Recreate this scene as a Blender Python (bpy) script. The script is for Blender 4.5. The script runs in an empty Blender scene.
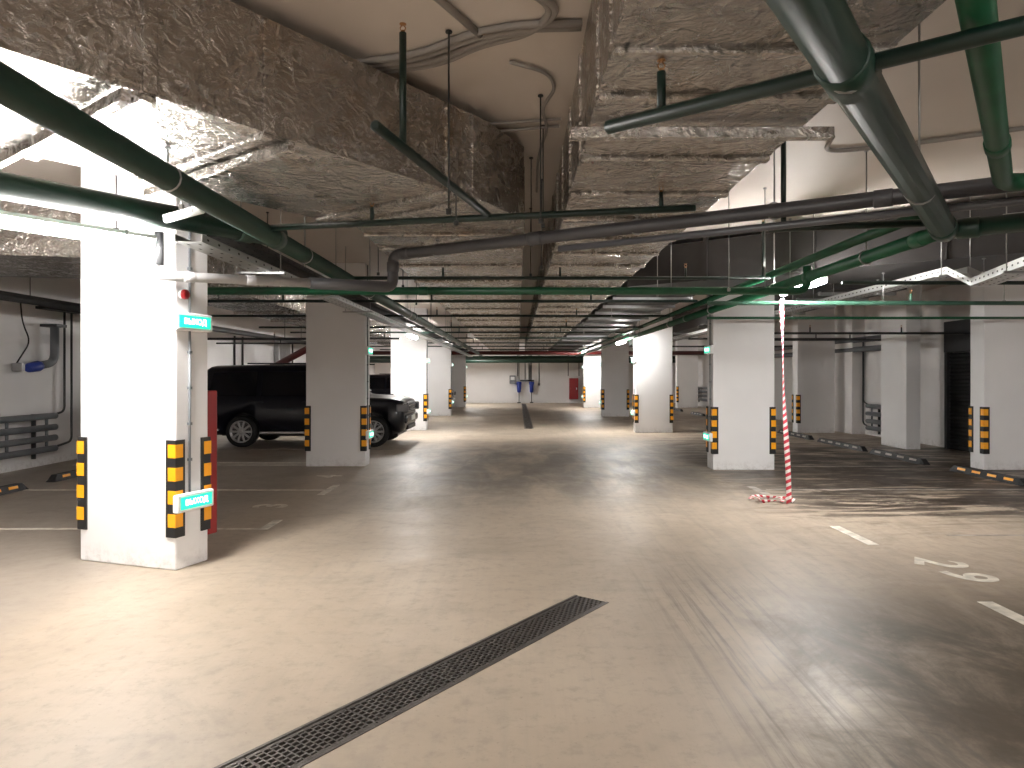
import bpy, bmesh, math, random
from mathutils import Vector, Matrix
random.seed(7)
SC = bpy.context.scene
COL = SC.collection
PI = math.pi
EYE = 1.6
CEIL = 3.6
# the near part of the garage is turned 36.7 degrees against the far aisle
A1 = math.radians(36.7)
E1 = Vector((math.sin(A1), math.cos(A1), 0))
E2 = Vector((math.cos(A1), -math.sin(A1), 0))
ORD = ['first', 'second', 'third', 'fourth', 'fifth', 'sixth', 'seventh', 'eighth', 'ninth', 'tenth', 'eleventh', 'twelfth',
       'thirteenth', 'fourteenth', 'fifteenth', 'sixteenth', 'seventeenth', 'eighteenth', 'nineteenth', 'twentieth']

# ---------------------------------------------------------------- materials
def nmat(name):
    m = bpy.data.materials.new(name); m.use_nodes = True
    nt = m.node_tree
    return m, nt, nt.nodes['Principled BSDF']
def simple(name, col, rough=.5, metal=0.0, bump=0.0, bscale=60, var=0.0, vscale=3, coat=0.0):
    m, nt, b = nmat(name)
    b.inputs['Base Color'].default_value = (*col, 1)
    b.inputs['Roughness'].default_value = rough
    b.inputs['Metallic'].default_value = metal
    if coat: b.inputs['Coat Weight'].default_value = coat
    tc = nt.nodes.new('ShaderNodeTexCoord')
    if var:
        n = nt.nodes.new('ShaderNodeTexNoise'); n.inputs['Scale'].default_value = vscale; n.inputs['Detail'].default_value = 6
        nt.links.new(tc.outputs['Object'], n.inputs['Vector'])
        r = nt.nodes.new('ShaderNodeValToRGB')
        r.color_ramp.elements[0].position = .3; r.color_ramp.elements[1].position = .7
        r.color_ramp.elements[0].color = (*[c*(1-var) for c in col], 1)
        r.color_ramp.elements[1].color = (*[min(1, c*(1+var*.5)) for c in col], 1)
        nt.links.new(n.outputs['Fac'], r.inputs['Fac']); nt.links.new(r.outputs['Color'], b.inputs['Base Color'])
    if bump:
        n2 = nt.nodes.new('ShaderNodeTexNoise'); n2.inputs['Scale'].default_value = bscale; n2.inputs['Detail'].default_value = 4
        nt.links.new(tc.outputs['Object'], n2.inputs['Vector'])
        bp = nt.nodes.new('ShaderNodeBump'); bp.inputs['Strength'].default_value = bump; bp.inputs['Distance'].default_value = .01
        nt.links.new(n2.outputs['Fac'], bp.inputs['Height']); nt.links.new(bp.outputs['Normal'], b.inputs['Normal'])
    return m
def emit(name, col, s):
    m, nt, b = nmat(name)
    b.inputs['Base Color'].default_value = (*col, 1)
    b.inputs['Emission Color'].default_value = (*col, 1)
    b.inputs['Emission Strength'].default_value = s
    return m
def mapped(nt, scale, rot=0.0, loc=(0, 0, 0)):
    tc = nt.nodes.new('ShaderNodeTexCoord'); mp = nt.nodes.new('ShaderNodeMapping')
    mp.inputs['Scale'].default_value = scale; mp.inputs['Rotation'].default_value = (0, 0, rot); mp.inputs['Location'].default_value = loc
    nt.links.new(tc.outputs['Object'], mp.inputs['Vector'])
    return mp.outputs['Vector']
def noise(nt, vec, scale, detail=6, rough=.6, dist=0.0):
    n = nt.nodes.new('ShaderNodeTexNoise'); n.inputs['Scale'].default_value = scale; n.inputs['Detail'].default_value = detail
    n.inputs['Roughness'].default_value = rough; n.inputs['Distortion'].default_value = dist
    nt.links.new(vec, n.inputs['Vector']); return n.outputs['Fac']
def ramp(nt, fac, a, b, ca=0.0, cb=1.0):
    r = nt.nodes.new('ShaderNodeMapRange'); r.inputs['From Min'].default_value = a; r.inputs['From Max'].default_value = b
    r.inputs['To Min'].default_value = ca; r.inputs['To Max'].default_value = cb
    r.interpolation_type = 'SMOOTHSTEP'
    nt.links.new(fac, r.inputs['Value']); return r.outputs['Result']
def mth(nt, op, a, b=None):
    n = nt.nodes.new('ShaderNodeMath'); n.operation = op
    for i, v in enumerate((a, b)):
        if v is None: continue
        if isinstance(v, (int, float)): n.inputs[i].default_value = v
        else: nt.links.new(v, n.inputs[i])
    return n.outputs[0]
def mix(nt, fac, c1, c2, mode='MIX'):
    n = nt.nodes.new('ShaderNodeMix'); n.data_type = 'RGBA'; n.blend_type = mode
    for sock, v in ((n.inputs[0], fac), (n.inputs[6], c1), (n.inputs[7], c2)):
        if isinstance(v, (int, float)): sock.default_value = v
        elif isinstance(v, tuple): sock.default_value = (*v, 1)
        else: nt.links.new(v, sock)
    return n.outputs[2]

def floor_material():
    m, nt, b = nmat('sealed concrete floor')
    tc = nt.nodes.new('ShaderNodeTexCoord'); sep = nt.nodes.new('ShaderNodeSeparateXYZ')
    nt.links.new(tc.outputs['Object'], sep.inputs['Vector'])
    X, Y = sep.outputs[0], sep.outputs[1]
    big = noise(nt, mapped(nt, (1, 1, 1)), .35, 7, .6, .3)
    fine = noise(nt, mapped(nt, (1, 1, 1)), 9, 8, .7)
    s_near = noise(nt, mapped(nt, (9, .55, 1), A1*1.0), 1.6, 7, .65, .25)     # trowel and tyre streaks of the near part
    s_far = noise(nt, mapped(nt, (5, .35, 1), .03), 1.5, 7, .65, .4)          # along the aisle
    s_x = noise(nt, mapped(nt, (.35, 3.2, 1), -.08), 1.6, 6, .6, .6)            # sweeping streaks across
    c = mix(nt, ramp(nt, big, .3, .7), (.385, .312, .238), (.51, .425, .333))
    side = ramp(nt, X, 1.6, .3)                                              # which of the two streak directions
    c = mix(nt, mth(nt, 'MULTIPLY', mth(nt, 'MULTIPLY', ramp(nt, s_near, .42, .75), side), .34), c, (.36, .305, .25))
    c = mix(nt, mth(nt, 'MULTIPLY', mth(nt, 'MULTIPLY', ramp(nt, s_far, .42, .72), mth(nt, 'SUBTRACT', 1.0, side)), .45), c, (.28, .225, .18))
    c = mix(nt, mth(nt, 'MULTIPLY', ramp(nt, s_x, .50, .74), .22), c, (.30, .255, .215))
    c = mix(nt, mth(nt, 'MULTIPLY', ramp(nt, fine, .48, .70), .42), c, (.27, .225, .185))
    speck = noise(nt, mapped(nt, (1, 1, 1)), 38, 4, .6)
    c = mix(nt, mth(nt, 'MULTIPLY', ramp(nt, speck, .62, .74), .4), c, (.16, .13, .11))
    blot = noise(nt, mapped(nt, (1, 1, 1)), 1.1, 9, .7, .9)
    c = mix(nt, mth(nt, 'MULTIPLY', ramp(nt, blot, .50, .72), .38), c, (.27, .235, .20))
    # brown film over the right bays, then the black grime in streaks
    gx = ramp(nt, X, 1.9, 4.2)
    film = mth(nt, 'MULTIPLY', gx, ramp(nt, blot, .36, .62))
    c = mix(nt, mth(nt, 'MULTIPLY', film, .30), c, (.24, .175, .12))
    gy = mth(nt, 'MULTIPLY', ramp(nt, Y, 6.2, 8.6), ramp(nt, Y, 24.0, 12.5))
    gn = noise(nt, mapped(nt, (.45, 2.1, 1), -.10), 1.0, 12, .74, 1.6)
    zone = mth(nt, 'MULTIPLY', gx, gy)
    thr = mth(nt, 'ADD', gn, mth(nt, 'MULTIPLY', zone, .15))
    c = mix(nt, mth(nt, 'MULTIPLY', mth(nt, 'MULTIPLY', ramp(nt, thr, .55, .66), zone), .96), c, (.030, .019, .013))
    # dark scuffed corner at the near right and the tyre tracks beside it
    warp = mth(nt, 'MULTIPLY', mth(nt, 'SUBTRACT', blot, .5), 1.6)
    xx = mth(nt, 'ADD', mth(nt, 'SUBTRACT', X, mth(nt, 'MULTIPLY', Y, .12)), warp)
    an = noise(nt, mapped(nt, (1.6, .8, 1), .35), 1.3, 9, .72, .6)
    zone2 = mth(nt, 'MULTIPLY', ramp(nt, xx, .85, 1.45), ramp(nt, Y, 5.6, 4.2))
    c = mix(nt, mth(nt, 'MULTIPLY', mth(nt, 'MULTIPLY', ramp(nt, an, .22, .60), zone2), .93), c, (.080, .060, .038))
    tr = noise(nt, mapped(nt, (16, .5, 1), -.22), 1.2, 6, .7, .25)
    zone3 = mth(nt, 'MULTIPLY', mth(nt, 'MULTIPLY', ramp(nt, X, .75, 1.25), ramp(nt, X, 2.5, 1.7)), ramp(nt, Y, 6.8, 4.6))
    c = mix(nt, mth(nt, 'MULTIPLY', mth(nt, 'MULTIPLY', ramp(nt, tr, .46, .68), zone3), .75), c, (.13, .108, .088))
    # shade of the unlit aisle between the second pillars, painted into the colour
    aisle_shade = mth(nt, 'MULTIPLY', mth(nt, 'MULTIPLY', ramp(nt, Y, 7.2, 10.5), ramp(nt, Y, 19, 14)), mth(nt, 'MULTIPLY', ramp(nt, X, -3.4, -.8), ramp(nt, X, 6.5, 2.2)))
    shade_noise = noise(nt, mapped(nt, (1.4, .5, 1), .12), 1.2, 8, .65, .6)
    c = mix(nt, mth(nt, 'MULTIPLY', mth(nt, 'MULTIPLY', ramp(nt, shade_noise, .30, .62), aisle_shade), .78), c, (.15, .132, .115))
    bz = ramp(nt, X, -2.9, -3.6)
    c = mix(nt, mth(nt, 'MULTIPLY', bz, .5), c, (.22, .20, .18))      # greyer, darker bays on the left
    nt.links.new(c, b.inputs['Base Color'])
    nt.links.new(mth(nt, 'ADD', ramp(nt, blot, .3, .7, .32, .48), mth(nt, 'MULTIPLY', fine, .14)), b.inputs['Roughness'])
    bp = nt.nodes.new('ShaderNodeBump'); bp.inputs['Strength'].default_value = .12; bp.inputs['Distance'].default_value = .01
    nt.links.new(fine, bp.inputs['Height']); nt.links.new(bp.outputs['Normal'], b.inputs['Normal'])
    return m

def paint_wall(name, col, dirt=.35):
    m, nt, b = nmat(name)
    tc = nt.nodes.new('ShaderNodeTexCoord'); sep = nt.nodes.new('ShaderNodeSeparateXYZ')
    nt.links.new(tc.outputs['Object'], sep.inputs['Vector'])
    n1 = noise(nt, mapped(nt, (1, 1, 1)), 1.2, 5, .5); n2 = noise(nt, mapped(nt, (1, 1, 1)), 14, 7, .7)
    c = mix(nt, ramp(nt, n1, .3, .7), tuple(x*.95 for x in col), col)
    low = mth(nt, 'MULTIPLY', ramp(nt, sep.outputs[2], .22, .0), ramp(nt, n2, .42, .68))     # scuffed foot of the wall
    c = mix(nt, mth(nt, 'MULTIPLY', low, dirt), c, (.25, .21, .18))
    nt.links.new(c, b.inputs['Base Color']); b.inputs['Roughness'].default_value = .6
    bp = nt.nodes.new('ShaderNodeBump'); bp.inputs['Strength'].default_value = .15; bp.inputs['Distance'].default_value = .006
    nt.links.new(n2, bp.inputs['Height']); nt.links.new(bp.outputs['Normal'], b.inputs['Normal'])
    return m

def foil_material(name, col=(.50, .468, .435), rough=.17):
    m, nt, b = nmat(name)
    tc = nt.nodes.new('ShaderNodeTexCoord')
    wv = nt.nodes.new('ShaderNodeTexNoise'); wv.inputs['Scale'].default_value = 3.5; wv.inputs['Detail'].default_value = 5
    nt.links.new(tc.outputs['Object'], wv.inputs['Vector'])
    sc = nt.nodes.new('ShaderNodeVectorMath'); sc.operation = 'MULTIPLY_ADD'
    nt.links.new(wv.outputs['Color'], sc.inputs[0]); sc.inputs[1].default_value = (.45, .45, .45); nt.links.new(tc.outputs['Object'], sc.inputs[2])
    def vor(scale):
        v = nt.nodes.new('ShaderNodeTexVoronoi'); v.feature = 'F1'; v.inputs['Scale'].default_value = scale
        nt.links.new(sc.outputs[0], v.inputs['Vector']); return v.outputs['Distance']
    v1, v2, v3 = vor(3.2), vor(9), vor(24)
    n1 = noise(nt, mapped(nt, (1, 1, 1), .5), 6, 8, .75, 1.2)
    h = mth(nt, 'ADD', mth(nt, 'ADD', mth(nt, 'MULTIPLY', v1, .55), mth(nt, 'MULTIPLY', v2, .50)), mth(nt, 'ADD', mth(nt, 'MULTIPLY', v3, .32), mth(nt, 'MULTIPLY', n1, .5)))
    bp = nt.nodes.new('ShaderNodeBump'); bp.inputs['Strength'].default_value = .85; bp.inputs['Distance'].default_value = .035
    nt.links.new(h, bp.inputs['Height']); nt.links.new(bp.outputs['Normal'], b.inputs['Normal'])
    stain = noise(nt, mapped(nt, (1, 1, 1)), 1.7, 6, .65, .6)
    c = mix(nt, mth(nt, 'MULTIPLY', ramp(nt, stain, .52, .75), .6), col, (.42, .30, .19))
    nt.links.new(c, b.inputs['Base Color'])
    b.inputs['Metallic'].default_value = 1.0
    nt.links.new(ramp(nt, n1, .3, .7, rough, rough+.14), b.inputs['Roughness'])
    return m

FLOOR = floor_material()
WHITE = paint_wall('white wall paint', (.82, .80, .795))
PILLAR = paint_wall('white pillar paint', (.85, .84, .845), .3)
CEILM = paint_wall('ceiling paint', (.64, .575, .52), 0)
FOIL = foil_material('aluminium foil wrap')
FOIL2 = FOIL
ZINC = simple('dark sheet steel duct', (.032, .029, .028), .5, .3, var=.25)
ZINC2 = simple('galvanised steel', (.42, .42, .42), .38, .8, var=.15, vscale=8)
GREEN = simple('dark green pipe enamel', (.005, .034, .021), .5, var=.25, vscale=4, coat=.2)
GREEN2 = simple('bright green pipe enamel', (.006, .078, .033), .42, var=.3, vscale=4)
DKGREEN = simple('blackish green branch enamel', (.002, .015, .010), .4, var=.3, vscale=5)
PALEG = simple('lit green branch enamel', (.045, .115, .08), .4, var=.25, vscale=5)  # paler than the other branches: the nearby lamp's light is put into the colour
DARKPIPE = simple('dark grey steel pipe', (.035, .036, .038), .45, var=.2)
PVC = simple('grey sewer plastic', (.070, .068, .073), .42, var=.12)
PVCL = simple('light grey sewer plastic', (.50, .49, .50), .4, var=.08)
CONDUIT = simple('grey corrugated conduit', (.27, .245, .225), .5, bump=.3, bscale=90)
BLACK = simple('black rubber', (.014, .014, .015), .55, bump=.2, bscale=120)
ORANGE = simple('amber reflective band', (1.0, .42, .008), .35, coat=.3)
REDP = simple('red enamel', (.30, .008, .010), .4)
REDM = simple('maroon fire pipe enamel', (.085, .010, .009), .4)
BLUE = simple('blue pump enamel', (.02, .045, .30), .4)
GREYB = simple('grey enamel', (.16, .17, .185), .45, var=.1)
STEEL = simple('zinc plated rod', (.36, .36, .35), .4, .8)
DKSTEEL = simple('blackened rod', (.03, .03, .03), .5)
BRASS = simple('brass sprinkler', (.42, .22, .10), .35, .8)
IRON = simple('cast iron grate', (.13, .115, .105), .42, .6, bump=.3, bscale=90, var=.3, vscale=20)
VOID = simple('drain void black', (.008, .007, .006), .9)  # near-black bed: the darkness inside the channel is put into the colour
LAMP = emit('lit lamp tube', (1.0, .97, .93), 135)
LAMPCOVER = simple('clear lamp cover', (.75, .80, .78), .2)
LAMPBODY = simple('lamp housing plastic', (.8, .8, .8), .5)
SIGNG = emit('lit green sign face', (.012, .50, .30), .75)
SIGNW = emit('lit white sign lettering', (.92, 1.0, .98), 1.6)
SIGNB = simple('white sign case', (.85, .86, .86), .35)
LINE = simple('worn white road paint', (.80, .745, .65), .6, var=.35, vscale=9)
LINED = simple('dusty bay line paint', (.40, .365, .33), .6, var=.5, vscale=6)
TAPEW = simple('white barrier tape', (.85, .82, .80), .35)
TAPER = simple('red barrier tape', (.62, .05, .08), .35)
CARP = simple('black car paint', (.003, .0035, .009), .3, coat=.25)
CARG = simple('dark tinted glass', (.004, .0045, .008), .16)
CARTRIM = simple('black car plastic', (.012, .012, .013), .5)
CHROME = simple('satin silver trim', (.62, .62, .63), .25, .9)
RIM = simple('silver alloy', (.50, .50, .51), .3, .7)
HEADL = simple('headlight glass', (.22, .23, .25), .08, .5, coat=1.0)
PLATE = simple('white number plate', (.8, .8, .8), .4)
TYRE = simple('tyre rubber', (.012, .012, .012), .7)
SHUT = simple('dark shutter slats', (.05, .052, .056), .45, .4)
PERF = simple('perforated galvanised tray', (.55, .55, .54), .35, .75)
SLOT = simple('tray slots', (.03, .03, .03), .8)

# ---------------------------------------------------------------- helpers
WM = {}
def wm(o): return WM.get(o.name, Matrix.Identity(4))
def tag(o, label=None, cat=None, group=None, kind=None):
    if label: o['label'] = label
    if cat: o['category'] = cat
    if group: o['group'] = group
    if kind: o['kind'] = kind
    return o
def thing(name, label, cat, loc=(0, 0, 0), rz=0.0, group=None):
    o = bpy.data.objects.new(name, None); COL.objects.link(o)
    o.empty_display_size = .2
    o.location = loc; o.rotation_euler = (0, 0, rz)
    WM[o.name] = Matrix.Translation(Vector(loc)) @ Matrix.Rotation(rz, 4, 'Z')
    return tag(o, label, cat, group)
def dup(root, loc, rz=0.0, label=None, group=None, scale=None):
    r = root.copy(); COL.objects.link(r); r.location = loc; r.rotation_euler = (0, 0, rz)
    if label: r['label'] = label
    if group: r['group'] = group
    if scale: r.scale = scale
    for ch in list(root.children):
        c = ch.copy(); COL.objects.link(c); c.parent = r
        for g in list(ch.children):
            d = g.copy(); COL.objects.link(d); d.parent = c
    return r

class MB:
    def __init__(s): s.bm = bmesh.new(); s.mi = 0
    def _mark(s, faces, smooth=False):
        for f in faces: f.material_index = s.mi; f.smooth = smooth
    def box(s, c, d, rz=0.0, bev=0.0, M=None):
        g = bmesh.ops.create_cube(s.bm, size=1.0)
        vs = g['verts']
        T = Matrix.Translation(Vector(c)) @ Matrix.Rotation(rz, 4, 'Z')
        if M is not None: T = Matrix.Translation(Vector(c)) @ M
        bmesh.ops.transform(s.bm, matrix=T @ Matrix.Diagonal((*d, 1)), verts=vs)
        fs = {f for v in vs for f in v.link_faces}
        if bev:
            es = list({e for v in vs for e in v.link_edges})
            r = bmesh.ops.bevel(s.bm, geom=es, offset=bev, segments=2, profile=.5, affect='EDGES')
            fs = {f for f in fs if f.is_valid} | set(r['faces'])
        s._mark(fs); return s
    def tube(s, pts, r, n=12, cap=True, smooth=True, radii=None):
        pts = [Vector(p) for p in pts]
        pts = [p for i, p in enumerate(pts) if i == 0 or (p - pts[i-1]).length > 1e-6]
        N = len(pts)
        tans = []
        for i in range(N):
            a = pts[min(i+1, N-1)] - pts[max(i-1, 0)]
            if 0 < i < N-1:
                a = (pts[i+1]-pts[i]).normalized() + (pts[i]-pts[i-1]).normalized()
            tans.append(a.normalized() if a.length > 1e-9 else Vector((0, 0, 1)))
        t0 = tans[0]
        u = t0.cross(Vector((0, 0, 1)))
        if u.length < .05: u = t0.cross(Vector((1, 0, 0)))
        u.normalize(); rings = []
        for i in range(N):
            t = tans[i]
            u = (u - t*u.dot(t)).normalized(); w = t.cross(u)
            k = 1.0
            if 0 < i < N-1:
                cosh = max(.4, t.dot((pts[i+1]-pts[i]).normalized()))
                k = 1/ cosh if False else 1.0
            rr = (radii[i] if radii else r) * k
            rings.append([s.bm.verts.new(pts[i] + (u*math.cos(2*PI*j/n) + w*math.sin(2*PI*j/n))*rr) for j in range(n)])
        fs = []
        for i in range(N-1):
            for j in range(n):
                fs.append(s.bm.faces.new((rings[i][j], rings[i][(j+1) % n], rings[i+1][(j+1) % n], rings[i+1][j])))
        s._mark(fs, smooth)
        if cap:
            s._mark([s.bm.faces.new(rings[0][::-1]), s.bm.faces.new(rings[-1])])
        return s
    def prism(s, poly, z0, z1):
        lo = [s.bm.verts.new((p[0], p[1], z0)) for p in poly]; hi = [s.bm.verts.new((p[0], p[1], z1)) for p in poly]
        n = len(poly); fs = [s.bm.faces.new(lo[::-1]), s.bm.faces.new(hi)]
        for i in range(n): fs.append(s.bm.faces.new((lo[i], lo[(i+1) % n], hi[(i+1) % n], hi[i])))
        s._mark(fs); return s
    def plate(s, poly, off):                      # 3D polygon thickened along off
        a = [s.bm.verts.new(Vector(p)) for p in poly]; b = [s.bm.verts.new(Vector(p)+Vector(off)) for p in poly]
        n = len(poly); fs = [s.bm.faces.new(a[::-1]), s.bm.faces.new(b)]
        for i in range(n): fs.append(s.bm.faces.new((a[i], a[(i+1) % n], b[(i+1) % n], b[i])))
        s._mark(fs); return s
    def lathe(s, prof, p0, ax, n=20, smooth=True):   # profile of (along, radius)
        ax = Vector(ax).normalized(); u = ax.cross(Vector((0, 0, 1)))
        if u.length < .05: u = ax.cross(Vector((1, 0, 0)))
        u.normalize(); w = ax.cross(u); p0 = Vector(p0); rings = []
        for a, r in prof:
            rings.append([s.bm.verts.new(p0 + ax*a + (u*math.cos(2*PI*j/n)+w*math.sin(2*PI*j/n))*max(r, 1e-4)) for j in range(n)])
        fs = []
        for i in range(len(prof)-1):
            for j in range(n):
                fs.append(s.bm.faces.new((rings[i][j], rings[i][(j+1) % n], rings[i+1][(j+1) % n], rings[i+1][j])))
        s._mark(fs, smooth); s._mark([s.bm.faces.new(rings[0][::-1]), s.bm.faces.new(rings[-1])]); return s
    def build(s, name, mat, parent=None, recalc=True):
        if recalc: bmesh.ops.recalc_face_normals(s.bm, faces=s.bm.faces[:])
        me = bpy.data.meshes.new(name)
        if parent is not None: s.bm.transform(wm(parent).inverted())
        s.bm.to_mesh(me); s.bm.free()
        for mm in (mat if isinstance(mat, (list, tuple)) else [mat]): me.materials.append(mm)
        o = bpy.data.objects.new(name, me); COL.objects.link(o)
        if parent is not None:
            o.parent = parent; WM[o.name] = wm(parent)
        return o
def fillet(pts, rad, k=6):
    pts = [Vector(p) for p in pts]; out = [pts[0]]
    for i in range(1, len(pts)-1):
        a, b, c = pts[i-1], pts[i], pts[i+1]
        d1, d2 = (a-b), (c-b); r = min(rad, d1.length*.45, d2.length*.45)
        p, q = b+d1.normalized()*r, b+d2.normalized()*r
        for j in range(k+1):
            t = j/k; out.append(p*(1-t)**2 + b*2*t*(1-t) + q*t*t)
    out.append(pts[-1]); return out
def struct(o): o['kind'] = 'structure'; return o

# ---------------------------------------------------------------- room shell
X0, X1, Y0, Y1 = -8.5, 9.55, -6.0, 41.0
DR0 = Vector((.53, 4.957, 0)); DL = 4.25; DW = .25       # near drain runs back from its end towards the camera
DRB = DR0 - E1*DL
near_hole = [DR0 - E2*DW/2, DR0 + E2*DW/2, DRB + E2*DW/2, DRB - E2*DW/2]
far_hole = [Vector((.21, 40, 0)), Vector((.46, 40, 0)), Vector((.46, 20.9, 0)), Vector((.21, 20.9, 0))]
def make_floor():
    bm = bmesh.new(); edges = []
    for loop in ([Vector((X0-.3, Y0-.3, 0)), Vector((X1+.3, Y0-.3, 0)), Vector((X1+.3, Y1+.3, 0)), Vector((X0-.3, Y1+.3, 0))], near_hole, far_hole):
        vs = [bm.verts.new(p) for p in loop]
        for i in range(4): edges.append(bm.edges.new((vs[i], vs[(i+1) % 4])))
    bmesh.ops.triangle_fill(bm, edges=edges, use_beauty=True, use_dissolve=False)
    bmesh.ops.recalc_face_normals(bm, faces=bm.faces[:])
    if sum(f.normal.z for f in bm.faces) < 0: bmesh.ops.reverse_faces(bm, faces=bm.faces[:])
    g = bmesh.ops.extrude_face_region(bm, geom=bm.faces[:])
    bmesh.ops.translate(bm, vec=(0, 0, -.15), verts=[v for v in g['geom'] if isinstance(v, bmesh.types.BMVert)])
    bmesh.ops.recalc_face_normals(bm, faces=bm.faces[:])
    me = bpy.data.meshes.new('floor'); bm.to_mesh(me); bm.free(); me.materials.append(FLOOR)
    o = bpy.data.objects.new('floor', me); COL.objects.link(o); struct(o)
make_floor()
struct(MB().box(((X0+X1)/2, (Y0+Y1)/2, CEIL+.1), (X1-X0+.6, Y1-Y0+.6, .2)).build('ceiling', CEILM))
struct(MB().box((X0-.15, (Y0+Y1)/2, CEIL/2), (.3, Y1-Y0+.6, CEIL)).build('wall_left', WHITE))
struct(MB().box((X1+.15, (Y0+Y1)/2, CEIL/2), (.3, Y1-Y0+.6, CEIL)).build('wall_right', WHITE))
struct(MB().box(((X0+X1)/2, Y1+.15, CEIL/2), (X1-X0, .3, CEIL)).build('wall_far', WHITE))
struct(MB().box(((X0+X1)/2, Y0-.15, CEIL/2), (X1-X0, .3, CEIL)).build('wall_behind', WHITE))
# pilaster on the right wall and the roller shutter
struct(MB().box((9.375, 19.6, CEIL/2), (.35, 1.2, CEIL)).build('trim_1', WHITE))
d = struct(MB().box((9.53, 13.6, 1.05), (.05, 3.1, 2.1)).build('door_1', SHUT))
mb = MB()
for i in range(26): mb.tube([(9.50, 12.08, .05+i*.08), (9.50, 15.12, .05+i*.08)], .042, 6)
struct(mb.build('shutter_slats', SHUT, d))
struct(MB().box((9.46, 13.6, 2.45), (.18, 3.2, .68), bev=.02).build('shutter_box', SHUT, d))
mb = MB(); mb.box((9.47, 12.02, 1.06), (.12, .1, 2.12)); mb.box((9.47, 15.18, 1.06), (.12, .1, 2.12))
struct(mb.build('shutter_rail', DARKPIPE, d))

# pillars: (which, centre x, centre y, size x, size y, turn)
PILLARS = []
def pillar(which, cx, cy, sx, sy, rz=0.0):
    mb = MB(); mb.box((0, 0, CEIL/2), (sx, sy, CEIL), bev=.012)
    o = mb.build('pillar', PILLAR); o.location = (cx, cy, 0); o.rotation_euler = (0, 0, rz)
    tag(o, 'white painted concrete pillar, ' + which, kind='structure')
    T = Matrix.Translation((cx, cy, 0)) @ Matrix.Rotation(rz, 4, 'Z')
    PILLARS.append((which, T, sx, sy)); return T
PW, PD = 1.05, .36
pr = math.radians(-18.6)
_c = Vector((-2.81, 5.66, 0)) + Matrix.Rotation(pr, 3, 'Z') @ Vector((-PW/2, PD/2, 0))
TP1 = pillar('nearest on the left of the aisle', _c.x, _c.y, PW, PD, pr)
LP = [('second on the left of the aisle', 12.2), ('third on the left of the aisle', 20.3), ('fourth on the left of the aisle', 27.7), ('fifth on the left of the aisle', 35.4)]
TL = [pillar(w, -2.70-PW/2, y+PD/2, PW, PD) for w, y in LP]
RP = [('nearest on the right of the aisle', 11.75), ('second on the right of the aisle', 19.5), ('third on the right of the aisle', 27.2), ('fourth on the right of the aisle', 34.8)]
TR = [pillar(w, 3.32+PW/2, y+PD/2, PW, PD) for w, y in RP]
FP = [('cut by the right edge of the photo', 11.75, 7.935), ('dark one behind the hanging tape', 19.4, 7.86), ('far one by the right wall', 34.8, 8.02)]
TF = [pillar(w, x+PW/2, y+PD/2, PW, PD) for w, y, x in FP]
TS = pillar('narrow one set sideways before the wall heater', 8.61, 15.55, .31, 1.05)

# ---------------------------------------------------------------- corner guards
def make_guard():
    root = thing('corner_guard', 'proto', 'corner guard')
    h, t, w, z0 = .80, .014, .088, .272
    mb = MB()
    mb.prism([(t, t), (-w, t), (-w, 0), (-.001, 0), (-.001, -w), (t, -w)][::-1], z0, z0+h)
    mb.build('rubber_body', BLACK, root)
    for i in range(4):
        z = z0 + .085 + i*.19
        b = MB(); e = .004; ww = w-.026
        b.prism([(t+e, t+e), (-ww, t+e), (-ww, t-.002), (t-.002, t-.002), (t-.002, -ww), (t+e, -ww)][::-1], z, z+.11)
        b.build('reflective_band', ORANGE, root)
    return root
guard0 = make_guard(); _gfirst = [True]
CN = {(-1, -1): 'front left', (1, -1): 'front right', (1, 1): 'rear right', (-1, 1): 'rear left'}
def guards(T, sx, sy, which, corners):
    for (a, b) in corners:
        p = T @ Vector((a*sx/2, b*sy/2, 0))
        base = T.to_euler().z
        ang = {(1, 1): 0, (-1, 1): PI/2, (-1, -1): PI, (1, -1): -PI/2}[(a, b)] + base
        lab = 'amber-banded corner guard on %s edge of pillar %s' % (CN[(a, b)], which)
        if _gfirst[0]:
            o = guard0; o.location = p; o.rotation_euler = (0, 0, ang); o['label'] = lab; o['group'] = 'corner guards on the pillars'; _gfirst[0] = False
        else: dup(guard0, p, ang, lab, 'corner guards on the pillars')
FL, FR, RR_, RL = (-1, -1), (1, -1), (1, 1), (-1, 1)
guards(TP1, PW, PD, 'nearest on left', [FL, FR, RR_])
for T, nm in zip(TL, ['second on left', 'third on left', 'fourth on left', 'fifth on left']): guards(T, PW, PD, nm, [FL, FR] + ([RR_] if nm[0] in 'stf' else []))
for T, nm in zip(TR, ['nearest on right', 'second on right', 'third on right', 'fourth on right']): guards(T, PW, PD, nm, [FL, FR] + ([RL] if nm[0] != 'n' else [RL]))
guards(TF[0], PW, PD, 'cut by the photo edge', [FL, RL]); guards(TF[1], PW, PD, 'dark behind tape', [FL, RL]); guards(TF[2], PW, PD, 'far by right wall', [FL])
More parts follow.
